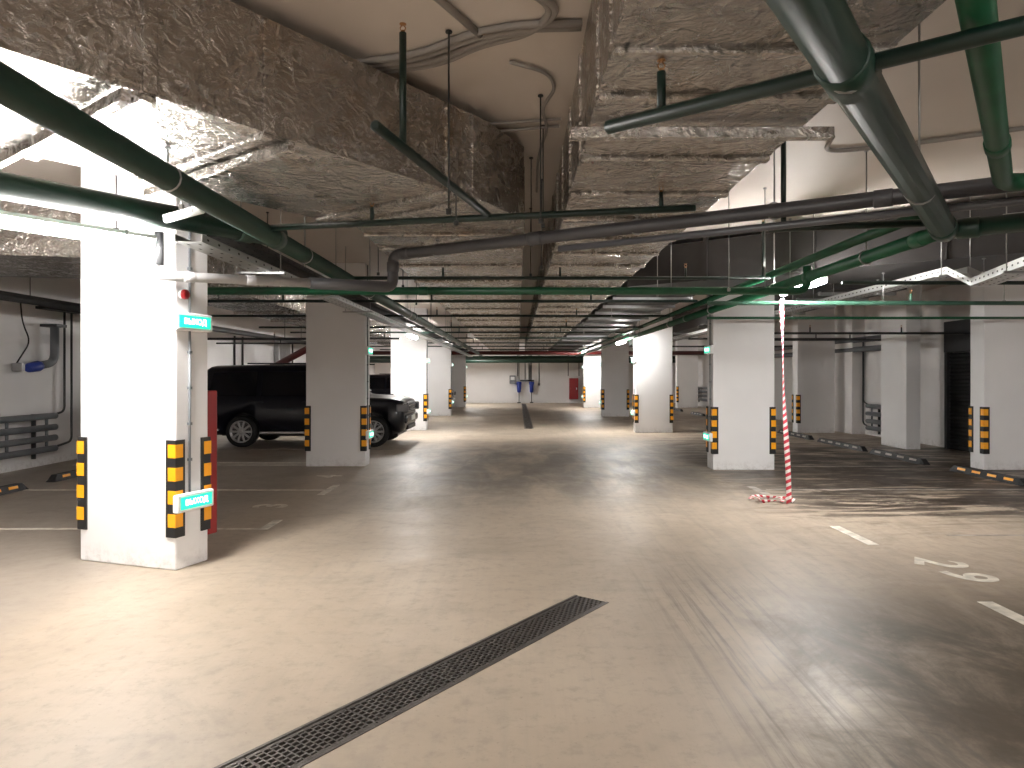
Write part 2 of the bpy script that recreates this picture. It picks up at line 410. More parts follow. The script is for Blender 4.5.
# ---------------------------------------------------------------- lit exit signs, conduits, sounder on the pillars
def text_mesh(body, size, depth=.002, bold=0.0):
    cu = bpy.data.curves.new('t', 'FONT'); cu.body = body; cu.size = size; cu.extrude = depth; cu.offset = size*bold; cu.align_x = 'CENTER'; cu.align_y = 'CENTER'
    ob = bpy.data.objects.new('t', cu); COL.objects.link(ob)
    bpy.context.view_layer.update()
    me = bpy.data.meshes.new_from_object(ob.evaluated_get(bpy.context.evaluated_depsgraph_get()))
    bpy.data.objects.remove(ob); return me
def make_sign():
    r = thing('exit_sign', 'proto', 'exit sign')          # face looks to +x, long along y
    MB().box((.03, 0, 0), (.06, .40, .15), bev=.014).build('sign_case', SIGNB, r)
    MB().box((.0605, 0, 0), (.005, .34, .10)).build('sign_face', SIGNG, r)
    me = text_mesh('ВЫХОД', .066, .0015)
    me.transform(Matrix.Translation((.064, 0, 0)) @ Matrix(((0, 0, 1, 0), (1, 0, 0, 0), (0, 1, 0, 0), (0, 0, 0, 1))))
    me.materials.append(SIGNW)
    o = bpy.data.objects.new('lettering', me); COL.objects.link(o); o.parent = r
    return r
sign0 = make_sign(); _sf = [True]
def sign(p, rz, lab):
    if _sf[0]: o = sign0; o.location = p; o.rotation_euler = (0, 0, rz); o['label'] = lab; o['group'] = 'green exit signs on the pillars'; _sf[0] = False
    else: dup(sign0, p, rz, lab, 'green exit signs on the pillars')
def side_kit(T, sx, sy, which, s):     # s=+1: on the right face, -1: on the left face
    base = T.to_euler().z; rz = base + (0 if s > 0 else PI)
    sign(T @ Vector((s*(sx/2+.001), -.03, 2.05)), rz, 'green lit exit sign high on the aisle side of pillar %s' % which)
    sign(T @ Vector((s*(sx/2+.016), -.03, .555)), rz, 'green lit exit sign low on the aisle side of pillar %s' % which)
    mb = MB(); x = s*(sx/2+.012)
    mb.tube([T @ Vector((x, -.04, .63)), T @ Vector((x, -.04, 1.98))], .010, 8)
    mb.tube([T @ Vector((x, -.04, 2.12)), T @ Vector((x, -.04, CEIL-.02))], .010, 8)
    for z in (.9, 1.2, 1.5, 1.8, 2.5, 2.9): mb.box(T @ Vector((x, -.04, z)), (.026, .03, .022), base)
    tag(mb.build('cable_conduit', GREYB), 'grey vertical conduit feeding the exit signs on pillar %s' % which, 'conduit', 'conduits on the pillars')
side_kit(TP1, PW, PD, 'nearest on left', 1)
for T, nm in zip(TL, ['second on left', 'third on left', 'fourth on left', 'fifth on left']): side_kit(T, PW, PD, nm, 1)
for T, nm in zip(TR, ['nearest on right', 'second on right', 'third on right', 'fourth on right']): side_kit(T, PW, PD, nm, -1)
p = TP1 @ Vector((PW/2, -.115, 2.275))
r = thing('fire_call_point', 'small round red fire alarm sounder on the nearest left pillar', 'fire alarm', p, pr)
ax = Matrix.Rotation(pr, 3, 'Z') @ Vector((1, 0, 0))
MB().lathe([(0, .036), (.02, .036), (.028, .034)], p, ax, 20).build('base', SIGNB, r)
MB().lathe([(.028, .042), (.05, .04), (.06, .02)], p, ax, 20).build('lens', REDP, r)
# red hose cabinet behind the nearest pillar
r = thing('fire_hose_cabinet', 'tall red fire hose cabinet on the back of the nearest left pillar', 'fire cabinet', TP1 @ Vector((.13, PD/2, 0)), pr)
MB().box(TP1 @ Vector((.13, PD/2+.105, .83)), (.62, .20, 1.28), pr, .01).build('body', REDP, r)
MB().box(TP1 @ Vector((.13, PD/2+.212, .83)), (.58, .018, 1.24), pr, .004).build('door', REDP, r)
MB().box(TP1 @ Vector((-.1, PD/2+.228, .86)), (.03, .02, .12), pr, .004).build('handle', BLACK, r)

# ---------------------------------------------------------------- drains
def grate_mesh(w, l, pitch, cols):
    mb = MB(); t = .011
    for s in (-1, 1): mb.box((s*(w/2-.012), 0, -.012), (.016, l, .022))
    n = int(round(l/pitch)); iw = w-.04
    for j in range(n+1): mb.box((0, -l/2 + l*j/n, -.010), (iw, t*.75, .018))
    for j in range(n):
        y = -l/2 + l*(j+.5)/n; off = .5 if j % 2 else 0
        for k in range(cols+1):
            x = -iw/2 + iw*(k+off)/cols
            if abs(x) <= iw/2: mb.box((x, y, -.010), (t, l/n, .018))
    return mb
def drain(label, end, ang, L, w, nmod, pitch, cols):
    r = thing('floor_drain', label, 'drain', end, ang)    # runs along local -y from its end
    mb = MB()
    for s in (-1, 1):
        mb.box((s*(w/2-.003), -L/2, -.05), (.006, L, .1)); mb.box((s*(w/2+.006), -L/2, .001), (.018, L, .004))
    for y in (-.003, -L+.003): mb.box((0, y, -.05), (w, .006, .1))
    mb.bm.transform(wm(r)); mb.build('channel_frame', IRON, r)
    mb = MB(); mb.box((0, -L/2, -.11), (w, L, .02)); mb.bm.transform(wm(r)); mb.build('channel_bed', VOID, r)
    l = L/nmod
    g = grate_mesh(w-.012, l-.006, pitch, cols); g.bm.transform(wm(r)); g0 = g.build('grate', IRON, r)
    g0.location = (0, -l/2, 0)
    for i in range(1, nmod):
        c = g0.copy(); COL.objects.link(c); c.parent = r; c.location = (0, -l*(i+.5), 0)
drain('long diagonal cast iron drain grate in the near floor', DR0, -A1, DL, DW, 8, .034, 6)
drain('straight drain grate running down the far aisle to the end wall', (.335, 40.0, 0), 0, 19.1, .25, 19, .06, 5)

# ---------------------------------------------------------------- floor markings
def mark(name, poly, lab, mat=LINE, group=None, cat='floor marking'):
    tag(MB().prism(poly, .0005, .003).build(name, mat), lab, cat, group)
def rect(x0, y0, x1, y1): return [(x0, y0), (x1, y0), (x1, y1), (x0, y1)]
GM = 'painted bay lines on the floor'
mark('bay_tick', rect(-2.71, 7.19, -2.61, 7.66), 'short white tick painted at the bay mouth before number 3', group=GM)
mark('bay_tick', rect(-2.71, 9.30, -2.61, 10.12), 'short white tick painted at the bay mouth between numbers 3 and 4', group=GM)
mark('bay_line', rect(-8.0, 7.19, -2.71, 7.25), 'thin white bay line starting at the red cabinet foot', LINE, GM)
mark('bay_line', rect(-8.0, 9.65, -2.71, 9.72), 'thin white bay line between painted numbers 3 and 4', LINE, GM)
mark('bay_line', rect(-8.0, 12.36, -3.8, 12.43), 'nearer of two thin bay lines left of the second left pillar', LINE, GM)
mark('bay_line', rect(-8.0, 12.66, -3.8, 12.74), 'farther of two thin bay lines left of the second left pillar', LINE, GM)
mark('bay_line', rect(-8.0, 15.0, -2.71, 15.06), 'thin bay line along the near side of the black car', LINED, GM)
mark('bay_tick', rect(3.31, 6.53, 3.42, 7.35), 'short white tick beyond the painted 29', group=GM)
mark('bay_tick', rect(3.25, 4.30, 3.36, 4.885), 'short white tick nearer than the painted 29', group=GM)
mark('bay_line', rect(4.3, 6.90, 7.2, 6.95), 'faint white bay line right of the hanging tape', LINED, GM)
mark('bay_line', rect(3.5, 9.7, 7.2, 9.76), 'faint dirty bay line in the stained right bays', LINED, GM)
mark('bay_tick', rect(3.31, 9.35, 3.42, 10.0), 'short worn white tick near the foot of the nearest right pillar', LINED, GM)
mark('bay_line', rect(3.5, 12.2, 7.2, 12.26), 'faint bay line behind the nearest right pillar', LINED, GM)
mark('bay_line', rect(3.5, 20.4, 7.2, 20.46), 'white bay line behind the second right pillar', LINED, GM)
def number(body, cx, cy, rz, size, lab, sx=1.0):
    me = text_mesh(body, size, .001, .022); me.materials.append(LINE)
    o = bpy.data.objects.new('bay_number', me); COL.objects.link(o)
    o.location = (cx, cy, .0022); o.rotation_euler = (0, 0, rz); o.scale = (sx, 1, 1)
    tag(o, lab, 'floor marking', 'painted bay numbers')
number('3', -3.02, 8.50, PI/2, .56, 'white digit 3 painted in the left bay behind the nearest pillar')
number('4', -3.0, 11.0, PI/2, .56, 'white digit 4 painted in the bay before the second left pillar')
me = None
number('2', 3.59, 5.90, math.atan2(-.515, .857)-PI/2+.02, .54, 'white digit 2, farther figure of the painted 29')
number('9', 3.58, 5.52, math.atan2(-.515, .857)-PI/2+.02, .54, 'white digit 9, nearer figure of the painted 29')

# ---------------------------------------------------------------- wheel stops
def wheel_stop(x, y0, y1, lab, striped=True):
    r = thing('wheel_stop', lab, 'wheel stop', (x, (y0+y1)/2, 0), 0, 'rubber wheel stops')
    L = y1-y0; s = [(-.075, 0), (.075, 0), (.045, .1), (-.045, .1)]
    mb = MB(); n = 8
    ends = [(-L/2, 0.0), (-L/2+.09, 1.0), (L/2-.09, 1.0), (L/2, 0.0)]
    rings = [[mb.bm.verts.new((x+px, (y0+y1)/2+yy, max(pz*(k*.75+.25), .0))) for px, pz in s] for yy, k in ends]
    for i in range(3):
        for j in range(4): mb.bm.faces.new((rings[i][j], rings[i][(j+1) % 4], rings[i+1][(j+1) % 4], rings[i+1][j]))
    mb.bm.faces.new(rings[0]); mb.bm.faces.new(rings[-1])
    mb.build('rubber_block', BLACK, r)
    if striped:
        k = max(2, int(L/.4)); e = .004
        for i in range(k):
            yc = -L/2 + .12 + (L-.24)*(i+.5)/k; hw = (L-.24)/k*.27
            b = MB()
            b.plate([(x+.0625, (y0+y1)/2+yc-hw, .043), (x+.0625, (y0+y1)/2+yc+hw, .043), (x+.0515, (y0+y1)/2+yc+hw, .080), (x+.0515, (y0+y1)/2+yc-hw, .080)], (.004, 0, .001))
            b.plate([(x-.0625, (y0+y1)/2+yc-hw, .043), (x-.0625, (y0+y1)/2+yc+hw, .043), (x-.0515, (y0+y1)/2+yc+hw, .080), (x-.0515, (y0+y1)/2+yc-hw, .080)], (-.004, 0, .001))
            b.build('amber_stripe', ORANGE if striped is True else LINED, r)
wheel_stop(-7.0, 8.9, 9.77, 'black rubber wheel stop at the left photo edge under the wall heater')
wheel_stop(-7.05, 10.4, 11.3, 'black rubber wheel stop partly behind the nearest left pillar')
wheel_stop(7.38, 10.0, 11.7, 'black and amber wheel stop before the pillar at the right photo edge')
wheel_stop(7.34, 12.4, 14.3, 'worn wheel stop in the dark bay before the sideways pillar', 'worn')
wheel_stop(7.34, 14.6, 16.8, 'worn wheel stop behind the sideways pillar bay', 'worn')
wheel_stop(7.36, 17.3, 19.4, 'worn wheel stop just right of the hanging tape', 'worn')
wheel_stop(7.36, 27.3, 29.2, 'nearer far wheel stop seen between the right pillars', 'worn')
wheel_stop(7.36, 31.0, 33.0, 'farther wheel stop seen between the right pillars', 'worn')

# ---------------------------------------------------------------- ducts
ZB, ZT = EYE+1.30, EYE+1.91
def v2(p, n=None): return (p.x, p.y)
r = thing('foil_duct', 'big crinkled foil air duct slanting across the upper left', 'air duct', (-1.5, 4.5, ZB))
R0 = Vector((-2.05, 2.73, 0)); NL = Vector((-E1.y, E1.x, 0)); W1 = 1.46
Rt = lambda t: R0 + E1*t
body = [Rt(-7), Rt(3.05), Rt(3.05)+Vector((.10, .22, 0)), Vector((.05, 5.75, 0)), Vector((.05, 38.2, 0)), Vector((-1.41, 38.2, 0)), Vector((-1.41, 6.03, 0)), Rt(-7)+NL*W1]
MB().prism([v2(q) for q in body], ZB, ZT).build('duct_body', FOIL, r)
def band(parent, a, b, side, along, drop=.034, wd=.07, over=.0, name='flange', mat=None):
    # a strip under the duct from a to b and up the seen side at a
    mb = MB(); d = (b-a).normalized(); mid = (a+b)/2; L = (b-a).length+over*2
    rz = math.atan2(d.y, d.x)
    mb.box((mid.x, mid.y, ZB-drop/2+.004), (L, wd, drop), rz, .012)
    q = a + d*.004
    mb.box((q.x, q.y, (ZB+ZT)/2), (.03, wd, ZT-ZB-.01), rz, .008)
    q = b - d*.004
    mb.box((q.x, q.y, (ZB+ZT)/2), (.03, wd, ZT-ZB-.01), rz, .008)
    return mb.build(name, mat or FOIL2, parent)
for t in (-1.5, .58, 1.2, 2.62, 2.9): band(r, Rt(t), Rt(t)+NL*W1, 1, E1)
for t, ov in ((.46, .17), (1.32, .16), (-1.2, .15)):
    a, b = Rt(t)-NL*ov*.2, Rt(t)+NL*(W1+ov); mid = (a+b)/2
    MB().box((mid.x, mid.y, ZB-.045), ((b-a).length, .045, .06), math.atan2(NL.y, NL.x), .006).build('support_bar', FOIL2, r)
for y in (6.3, 7.0, 8.1, 9.4, 10.7, 12.0, 13.3, 14.6, 16, 18, 20, 22, 24.5, 27, 30, 33, 36): band(r, Vector((.05, y, 0)), Vector((-1.41, y, 0)), 1, E1)
r = thing('foil_duct', 'straight crinkled foil air duct running down the aisle right of centre', 'air duct', (.93, 2.0, ZB))
MB().box((.93, 17.2, (ZB+ZT)/2), (1.12, 42, ZT-ZB), 0, .012).build('duct_body', FOIL, r)
for y in (1.9, 2.75, 3.2, 4.1, 4.9, 5.7, 6.5, 7.3, 8.1, 9.0, 10, 11, 12, 13, 14, 15.2, 16.5, 18, 19.5, 21, 23, 25, 27.5, 30, 33, 36): band(r, Vector((.37, y, 0)), Vector((1.49, y, 0)), 1, E1)
for y in (3.53,): MB().box((.94, y, ZB-.06), (1.34, .05, .06), 0, .006).build('support_bar', FOIL2, r)
# dark steel duct: comes from the right along the near frame, then follows the aisle
r = thing('steel_duct', 'dark grey steel air duct crossing at upper right behind the grey pipe', 'air duct', (3, 9, ZB))
P0 = Vector((1.62, 10.2, 0)); Pn = P0 + E2*9.0
nb = E1*1.1
STEELP = [v2(q) for q in (P0, Pn, Pn+nb, P0+nb*1.0+Vector((.9, -.1, 0)), Vector((2.9, 11.2, 0)), Vector((2.9, 37, 0)), Vector((1.62, 37, 0)))]
MB().prism(STEELP, ZB+.02, ZT-.05).build('duct_body', ZINC, r)
for t in (1.2, 2.6, 4.0, 5.4):
    q = P0+E2*t; MB().box((q.x, q.y, (ZB+ZT)/2), (.05, .06, ZT-ZB-.02), math.atan2(E2.y, E2.x)).build('flange', ZINC, r)
for y in (11.6, 12.9, 14.2, 15.5, 17, 18.6, 20.5, 22.5, 25, 28, 31): MB().box((2.26, y, ZB+.0), (1.34, .06, .06)).build('flange', ZINC2, r)
r = thing('steel_duct', 'dark steel duct running deep along the right bays above the tray', 'air duct', (4.9, 20, ZB))
MB().box((5.6, 22, ZB+.33), (1.2, 22, .5)).build('duct_body', ZINC, r)
for y in (11.4, 12.3, 13.6, 15, 17, 19, 22, 25): MB().box((5.6, y, ZB+.06), (1.27, .06, .06)).build('flange', ZINC2, r)
r = thing('foil_duct', 'dull foil duct over the left bays behind the nearest left pillar', 'air duct', (-6, 9, ZB))
MB().prism([(-8.3, 6.6), (-4.4, 7.3), (-4.2, 8.4), (-4.3, 30), (-5.5, 30), (-5.5, 8.9), (-8.3, 8.3)], ZB-.05, ZT-.1).build('duct_body', FOIL, r)
for y in (9.5, 11.5, 13.5, 15.5, 18, 21): MB().box((-4.9, y, ZB-.06), (1.3, .07, .05)).build('flange', FOIL2, r)

# ---------------------------------------------------------------- pipes
def pipe(name, label, path, rad, mat, cat='pipe', fil=.0, couplings=(), group=None, n=16, cmat=None):
    path = [Vector(q) for q in path]
    pts = fillet(path, fil) if fil else path
    o = MB().tube(pts, rad, n).build(name, mat)
    tag(o, label, cat, group)
    for (q, d, L) in couplings:
        q = Vector(q); d = Vector(d).normalized()
        c = MB().tube([q-d*L/2, q-d*(L/2-.006), q+d*(L/2-.006), q+d*L/2], rad*1.1, n, radii=[rad*1.02, rad*1.12, rad*1.12, rad*1.02]).build('coupling', cmat or mat, o)
    return o
Z = lambda d: EYE+d
GP = 'thick green water mains'
YV = Vector((0, 1, 0))
pipe('water_main', 'thick dark green main pipe slanting down from the left edge into the aisle', [(-1.98, -5.5, Z(1.12)), (-1.98, 37, Z(1.12))], .074, GREEN, couplings=[((-1.98, y, Z(1.12)), YV, .14) for y in (5.62, 13, 25)], group=GP)
pipe('water_main', 'thick green main pipe above the glowing lamp at the left edge', [Vector((-2.02, 5.9, Z(1.185)))-E1*6.2, (-2.02, 5.9, Z(1.185))], .088, GREEN, couplings=[(Vector((-2.02, 5.9, Z(1.185)))-E1*.35, E1, .12)], group=GP)
pipe('water_main', 'thick green main pipe running deep along the right pillar heads', [(3.08, 4.96, Z(1.05)), (3.08, 37, Z(1.05))], .055, GREEN2, couplings=[((3.08, y, Z(1.05)), YV, .13) for y in (5.3, 7.3, 12.6, 19)], group=GP)
pT = Vector((3.08, 4.98, Z(1.05)))
tee = pT - E1*3.27
pipe('water_main', 'thickest green main pipe slanting from the top edge at right', [pT-E1*9, pT+E1*.02], .082, GREEN, couplings=[(pT-E1*.13, E1, .14), (tee, E1, .2)], group=GP)
pipe('water_main', 'green main pipe leaving the right tee towards the right edge', [pT, pT+E2*5.2], .066, GREEN, couplings=[(pT+E2*.14, E2, .14)], group=GP)
pipe('water_main', 'bright green main pipe that drops from the top right corner and elbows right', fillet([Vector((2.92, 4.15, Z(1.15)))-E1*7, (2.92, 4.15, Z(1.15)), Vector((2.92, 4.15, Z(1.15)))+E2*5], .16), .052, GREEN2, couplings=[(Vector((2.92, 4.15, Z(1.15)))-E1*.9, E1, .12)], group=GP)
pipe('water_main', 'upper twin green pipe above the right main, with lit underside', [(3.0, 5.2, Z(1.2)), (3.0, 36, Z(1.2))], .042, GREEN2, group=GP)
pipe('water_main', 'green main pipe crossing the aisle below the grey drain pipe', fillet([(-3.6, 7.3, Z(.9)), (3.06, 7.3, Z(.9)), (3.06, 7.3, Z(1.16))], .13), .042, GREEN2, couplings=[((-1.0, 7.3, Z(.9)), (1, 0, 0), .1)], group=GP)
pipe('water_main', 'green main along the far left bays beyond the nearest pillar', [(-5.6, 7.4, Z(1.02)), (-8.45, 6.9, Z(1.02))], .045, GREEN2, group=GP)

# sprinkler branches: pipe with upright sprinkler heads and risers as parts
def branch(label, a, b, rad=.025, heads=(), risers=(), mat=None, group='sprinkler branch pipes'):
    a, b = Vector(a), Vector(b); mat = mat or DKGREEN
    r = thing('sprinkler_branch', label, 'sprinkler pipe', (a+b)/2, 0, group)
    d = (b-a).normalized()
    e = rad*.35
    MB().tube([a-d*e, a, b, b+d*e], rad, 12, radii=[rad*.6, rad, rad, rad*.6]).build('pipe', mat, r)
    for t, h in [(t, .12) for t in heads] + list(risers):
        p = a+(b-a)*t; k = rad*.62 if h < .3 else rad*.72
        MB().tube([p, p+Vector((0, 0, h))], k, 10).build('riser', mat, r)
        q = p+Vector((0, 0, h))
        m = MB(); m.lathe([(0, .011), (.012, .011), (.014, .006)], q, (0, 0, 1), 8)
        for s in (-1, 1): m.tube([q+Vector((s*.008, 0, .01)), q+Vector((s*.014, 0, .025)), q+Vector((s*.004, 0, .042))], .0028, 6)
        m.lathe([(.041, .006), (.043, .018), (.047, .018), (.049, .004)], q, (0, 0, 1), 10)
        m.build('sprinkler_head', BRASS, r)
branch('dark branch pipe crossing the thickest green pipe at upper right', tee-E2*.93, tee+E2*3.0, .029, risers=[(.062, .17)])
branch('short slanting green branch with a tall riser at upper centre left', (-.667, 3.22, Z(1.17)), (-.21, 5.05, Z(1.17)), .026, risers=[(.17, .585)])
branch('green branch pipe tilted across the ducts with rounded end', (-1.95, 5.36, Z(1.15)), (1.21, 4.72, Z(1.15)), .025, heads=(.27, .93))
branch('green branch pipe with a riser ending at upper right', (1.88, 5.16, Z(1.10)), (2.97, 4.95, Z(1.10)), .027, risers=[(.09, .76)])
YB = [(8.1, 1.15, -1.96, 2.95, 'crossing just beyond the grey pipe drop', .021, .66), (10.6, 1.15, -5.4, 2.75, 'crossing before the second left pillar', .023, 0), (13.2, 1.15, -6.0, 2.9, 'crossing just behind the second left pillar', .022, 0),
      (16.0, 1.13, -6.0, 2.9, 'crossing above the parked black car', .022, 0), (18.2, 1.15, -6.0, 2.9, 'crossing between second and third left pillars', .022, 0), (20.9, 1.15, -6.0, 2.9, 'crossing at the third left pillar', .022, 0),
      (24.0, 1.15, -6.0, 2.9, 'crossing beyond the third left pillar', .022, 0), (26.8, 1.15, -6.0, 2.9, 'crossing before the fourth left pillar', .022, 0), (30.0, 1.15, -6.0, 2.9, 'crossing between the fourth and fifth left pillars', .022, 0)]
for y, dz, xa, xb, w, rad, riser in YB:
    branch('dark green sprinkler branch ' + w, (xa, y, Z(dz)), (xb, y, Z(dz)), rad, heads=(.22, .5, .8), risers=[(.985, riser)] if riser else [])
branch('bright lit green branch the barrier tape hangs from', (2.42, 8.8, Z(.93)), (7.6, 8.8, Z(.93)), .027, heads=(.5,), mat=PALEG)
branch('dark green branch right of the bare bright lamp', (3.62, 7.7, Z(1.04)), (8.2, 7.7, Z(1.04)), .022, heads=(.4,))
branch('green branch passing before the pillar at the right edge', (3.1, 11.3, Z(.95)), (9.2, 11.3, Z(.95)), .022, mat=GREEN2)
for i, (y, x0, x1, dz, w) in enumerate([(14.2, 4.6, 9.3, .88, 'before the sideways pillar'), (16.4, 4.6, 9.3, .86, 'behind the sideways pillar'), (18.2, 4.5, 9.3, .98, 'before the dark pillar'), (21.5, 4.5, 9.3, .92, 'behind the dark pillar')]):
    branch('black branch pipe over the right bays ' + w, (x0, y, Z(dz)), (x1, y, Z(dz)), .024, heads=(.3, .7), mat=DARKPIPE)
for y, x0, x1, dz, w in [(14.5, -8.3, -3.9, .78, 'nearest of the black pipes above the parked car'), (17.5, -8.3, -3.0, .95, 'second of the black pipes above the parked car'), (19.0, -8.3, -3.9, .9, 'third of the black pipes above the parked car')]:
    branch('black branch pipe over the left bays, ' + w, (x0, y, Z(dz)), (x1, y, Z(dz)), .024, heads=(.4,), mat=DARKPIPE)
pipe('fire_main', 'maroon red fire pipe crossing the far end under the ceiling', [(-8.4, 34.4, Z(1.15)), (9.4, 34.4, Z(1.15))], .10, REDM)
pipe('water_main', 'broad green pipe crossing the far end just behind the red one', [(-8.4, 36.4, Z(.95)), (9.4, 36.4, Z(.95))], .11, GREEN, group=GP)
pipe('water_main', 'broad green pipe crossing the far end nearest the end wall', [(-8.4, 38.6, Z(.86)), (9.4, 38.6, Z(.86))], .13, GREEN, group=GP)
pipe('fire_main', 'short slanting maroon fire pipe behind the black car roof', [(-7.9, 22.6, 1.95), (-6.6, 22.6, 2.65), (-6.2, 22.6, 2.65)], .11, REDM, fil=.2)
# grey sewer pipe: from the nearest pillar, up, then along the near frame to the right edge
gA, gB = Vector((-1.24, 6.84, Z(1.2))), Vector((3.13, 4.27, Z(1.2)))
gd = (gB-gA).normalized(); gE = gB+gd*3.5
low1 = Vector((-1.24, 6.84, Z(.88)))
o = pipe('sewer_pipe', 'grey plastic sewer pipe crossing overhead with a vertical drop in the middle', [Vector((-1.9, 6.27, Z(.845))), low1, gA, gE], .054, PVC, fil=.09,
     couplings=[(gA+gd*1.62, gd, .13), (gA+gd*.16, gd, .1), (gA+gd*4.3, gd, .12), (low1+Vector((0, 0, .2)), (0, 0, 1), .1)])
pS = Vector((-2.85, 5.42, Z(.79)))
ld = (low1-pS).normalized()
pipe('sewer_pipe', 'light grey plastic sewer pipe with elbow on the nearest left pillar', [pS+Vector((-.03, -.02, .27)), pS, pS+ld*1.3], .040, PVCL, fil=.05, couplings=[(pS+ld*.25, ld, .09), (pS+ld*.75, ld, .09)])
pipe('bracket', 'dark bracket and sleeve above the light grey elbow on the nearest pillar', [pS+Vector((.03, -.0, .08)), pS+Vector((.03, 0, .34))], .035, DARKPIPE, cat='bracket')
s0, s1 = gA+gd*1.85+Vector((0, .04, -.045)), gE+Vector((0, .04, -.045))
pipe('drain_hose_pipe', 'thinner grey pipe just below and behind the grey sewer pipe', [s0-Vector((0, 0, .06)), s1-Vector((0, 0, .06))], .028, PVC)
for i, (x, dz) in enumerate(((-7.0, 1.08), (-7.35, 1.16))):
    pipe('heating_main', ['dark insulated heating pipe along the left bays, lower of the pair', 'dark insulated heating pipe along the left bays, upper of the pair'][i], [(x, 3, Z(dz)), (x, 33, Z(dz))], .055, DARKPIPE)
for i, (x, dz) in enumerate(((9.25, .98), (9.25, .72))):
    pipe('heating_main', ['dark heating pipe high along the right wall', 'dark heating pipe lower along the right wall'][i], [(x, 16, Z(dz)), (x, 33, Z(dz))], .075, GREYB)

# ---------------------------------------------------------------- cable trays
def tray(label, path, w=.2, h=.06, mat=PERF):
    r = thing('cable_tray', label, 'cable tray', path[0])
    mb = MB()
    P = [Vector(q) for q in path]
    for i in range(len(P)-1):
        a, b = P[i], P[i+1]; d = b-a; dh = Vector((d.x, d.y, 0)).normalized(); s = Vector((dh.y, -dh.x, 0)); up = Vector((0, 0, 1))
        mb.plate([a-s*w/2, a+s*w/2, b+s*w/2, b-s*w/2], (0, 0, .003))
        for k in (-1, 1): mb.plate([a+s*k*w/2, a+s*k*w/2+up*h, b+s*k*w/2+up*h, b+s*k*w/2], s*.003*k)
        n = min(max(1, int(d.length/.11)), 160); u = d.normalized(); mb.mi = 1
        for j in range(n):
            q = a+d*((j+.5)/n)
            for k in (-1, 1):
                c = q+s*k*(w/2+.004)+up*h*.5
                mb.plate([c-u*.016-up*.008, c+u*.016-up*.008, c+u*.016+up*.008, c-u*.016+up*.008], s*.001*k)
                c = q+s*k*w*.22-up*.0015
                mb.plate([c-u*.02-s*.007, c+u*.02-s*.007, c+u*.02+s*.007, c-u*.02+s*.007], (0, 0, .001))
        mb.mi = 0
    mb.build('tray_channel', [mat, SLOT], r)
tray('perforated steel cable tray dipping under pipes at right, above the tape', [(4.9, 24, Z(1.13)), (4.86, 7.63, Z(1.13)), (4.78, 7.1, Z(.93)), (4.5, 6.13, Z(.94)), (4.2, 5.1, Z(.94))], .22, .08)
tray('perforated steel cable tray along the heads of the left pillars', [(-2.46, 5.15, Z(1.0)), (-2.46, 36, Z(1.0))], .2)
tray('dark upper cable tray above the one by the left pillars', [(-2.55, 5.9, Z(1.19)), (-2.55, 36, Z(1.19))], .22, .06, ZINC)
tray('perforated cable tray in the upper right corner beyond the green tee', [(4.15, 5.9, Z(1.3)), Vector((4.15, 5.9, Z(1.3)))+E2*4], .25, .06)

# ---------------------------------------------------------------- lamps
def make_lamp(lit=True):
    r = thing('tube_lamp', 'proto', 'lamp')
    L = 1.24
    MB().box((0, 0, .036), (L, .10, .036), bev=.01).build('housing', LAMPBODY, r)
    MB().tube([(-L/2+.01, 0, 0), (-L/2+.03, 0, 0), (L/2-.03, 0, 0), (L/2-.01, 0, 0)], .05, 16, radii=[.03, .05, .05, .03]).build('diffuser', LAMP if lit else LAMPCOVER, r)
    for s in (-1, 1): MB().box((s*.4, 0, .02), (.02, .108, .08), bev=.004).build('clip', STEEL, r)
    return r
lamp0 = make_lamp(); _lf = [True]
def lamp(mid, d, lab):
    rz = math.atan2(d[1], d[0])
    if _lf[0]: o = lamp0; o.location = mid; o.rotation_euler = (0, 0, rz); o['label'] = lab; _lf[0] = False
    else: o = dup(lamp0, mid, rz, lab)
    o['group'] = 'lit tube lamps'
    for s in (-1, 1): HANG.append((Vector(mid)+Vector((math.cos(rz), math.sin(rz), 0))*s*.35+Vector((0, 0, .055)), CEIL, 'of the ' + lab.split(',')[0]))
HANG = []
m1 = Vector((-2.74, 5.2, Z(1.0)))-E1*.62
lamp(m1, E1, 'glowing tube lamp before the nearest left pillar')
lamp((3.45, 8.4, Z(1.09)), (0, 1), 'bright tube lamp above the barrier tape')
lamp((-2.80, 18.3, Z(1.05)), (0, 1), 'bright tube lamp before the third left pillar')
lamp((2.90, 19.45, Z(.95)), (0, 1), 'bright tube lamp before the second right pillar')
lamp((-2.55, 25.3, Z(1.05)), (0, 1), 'bright tube lamp before the fourth left pillar')
lamp((3.2, 33.4, Z(1.18)), (0, 1), 'bright tube lamp before the fourth right pillar')
lamp((-2.82, 37.2, Z(1.05)), (0, 1), 'bright tube lamp nearest the end wall')
lamp((2.6, -2.4, Z(1.3)), E2, 'unseen tube lamp added for the near right floor')  # this and the next: unseen lamps behind the camera, added to light the near floor
lamp((-3.0, -3.2, Z(1.25)), E2, 'unseen tube lamp added for the near left floor')
u = make_lamp(False); u.location = (-2.275, 4.70, Z(1.10)); u.rotation_euler = (0, 0, math.atan2(E2.y, E2.x)); u.scale = (.4, .5, .55)
u['label'] = 'unlit clear tube lamp between the two thick pipes above the nearest pillar'
HANG.append((Vector((-2.30, 4.716, Z(1.155))), CEIL, 'of the unlit lamp'))

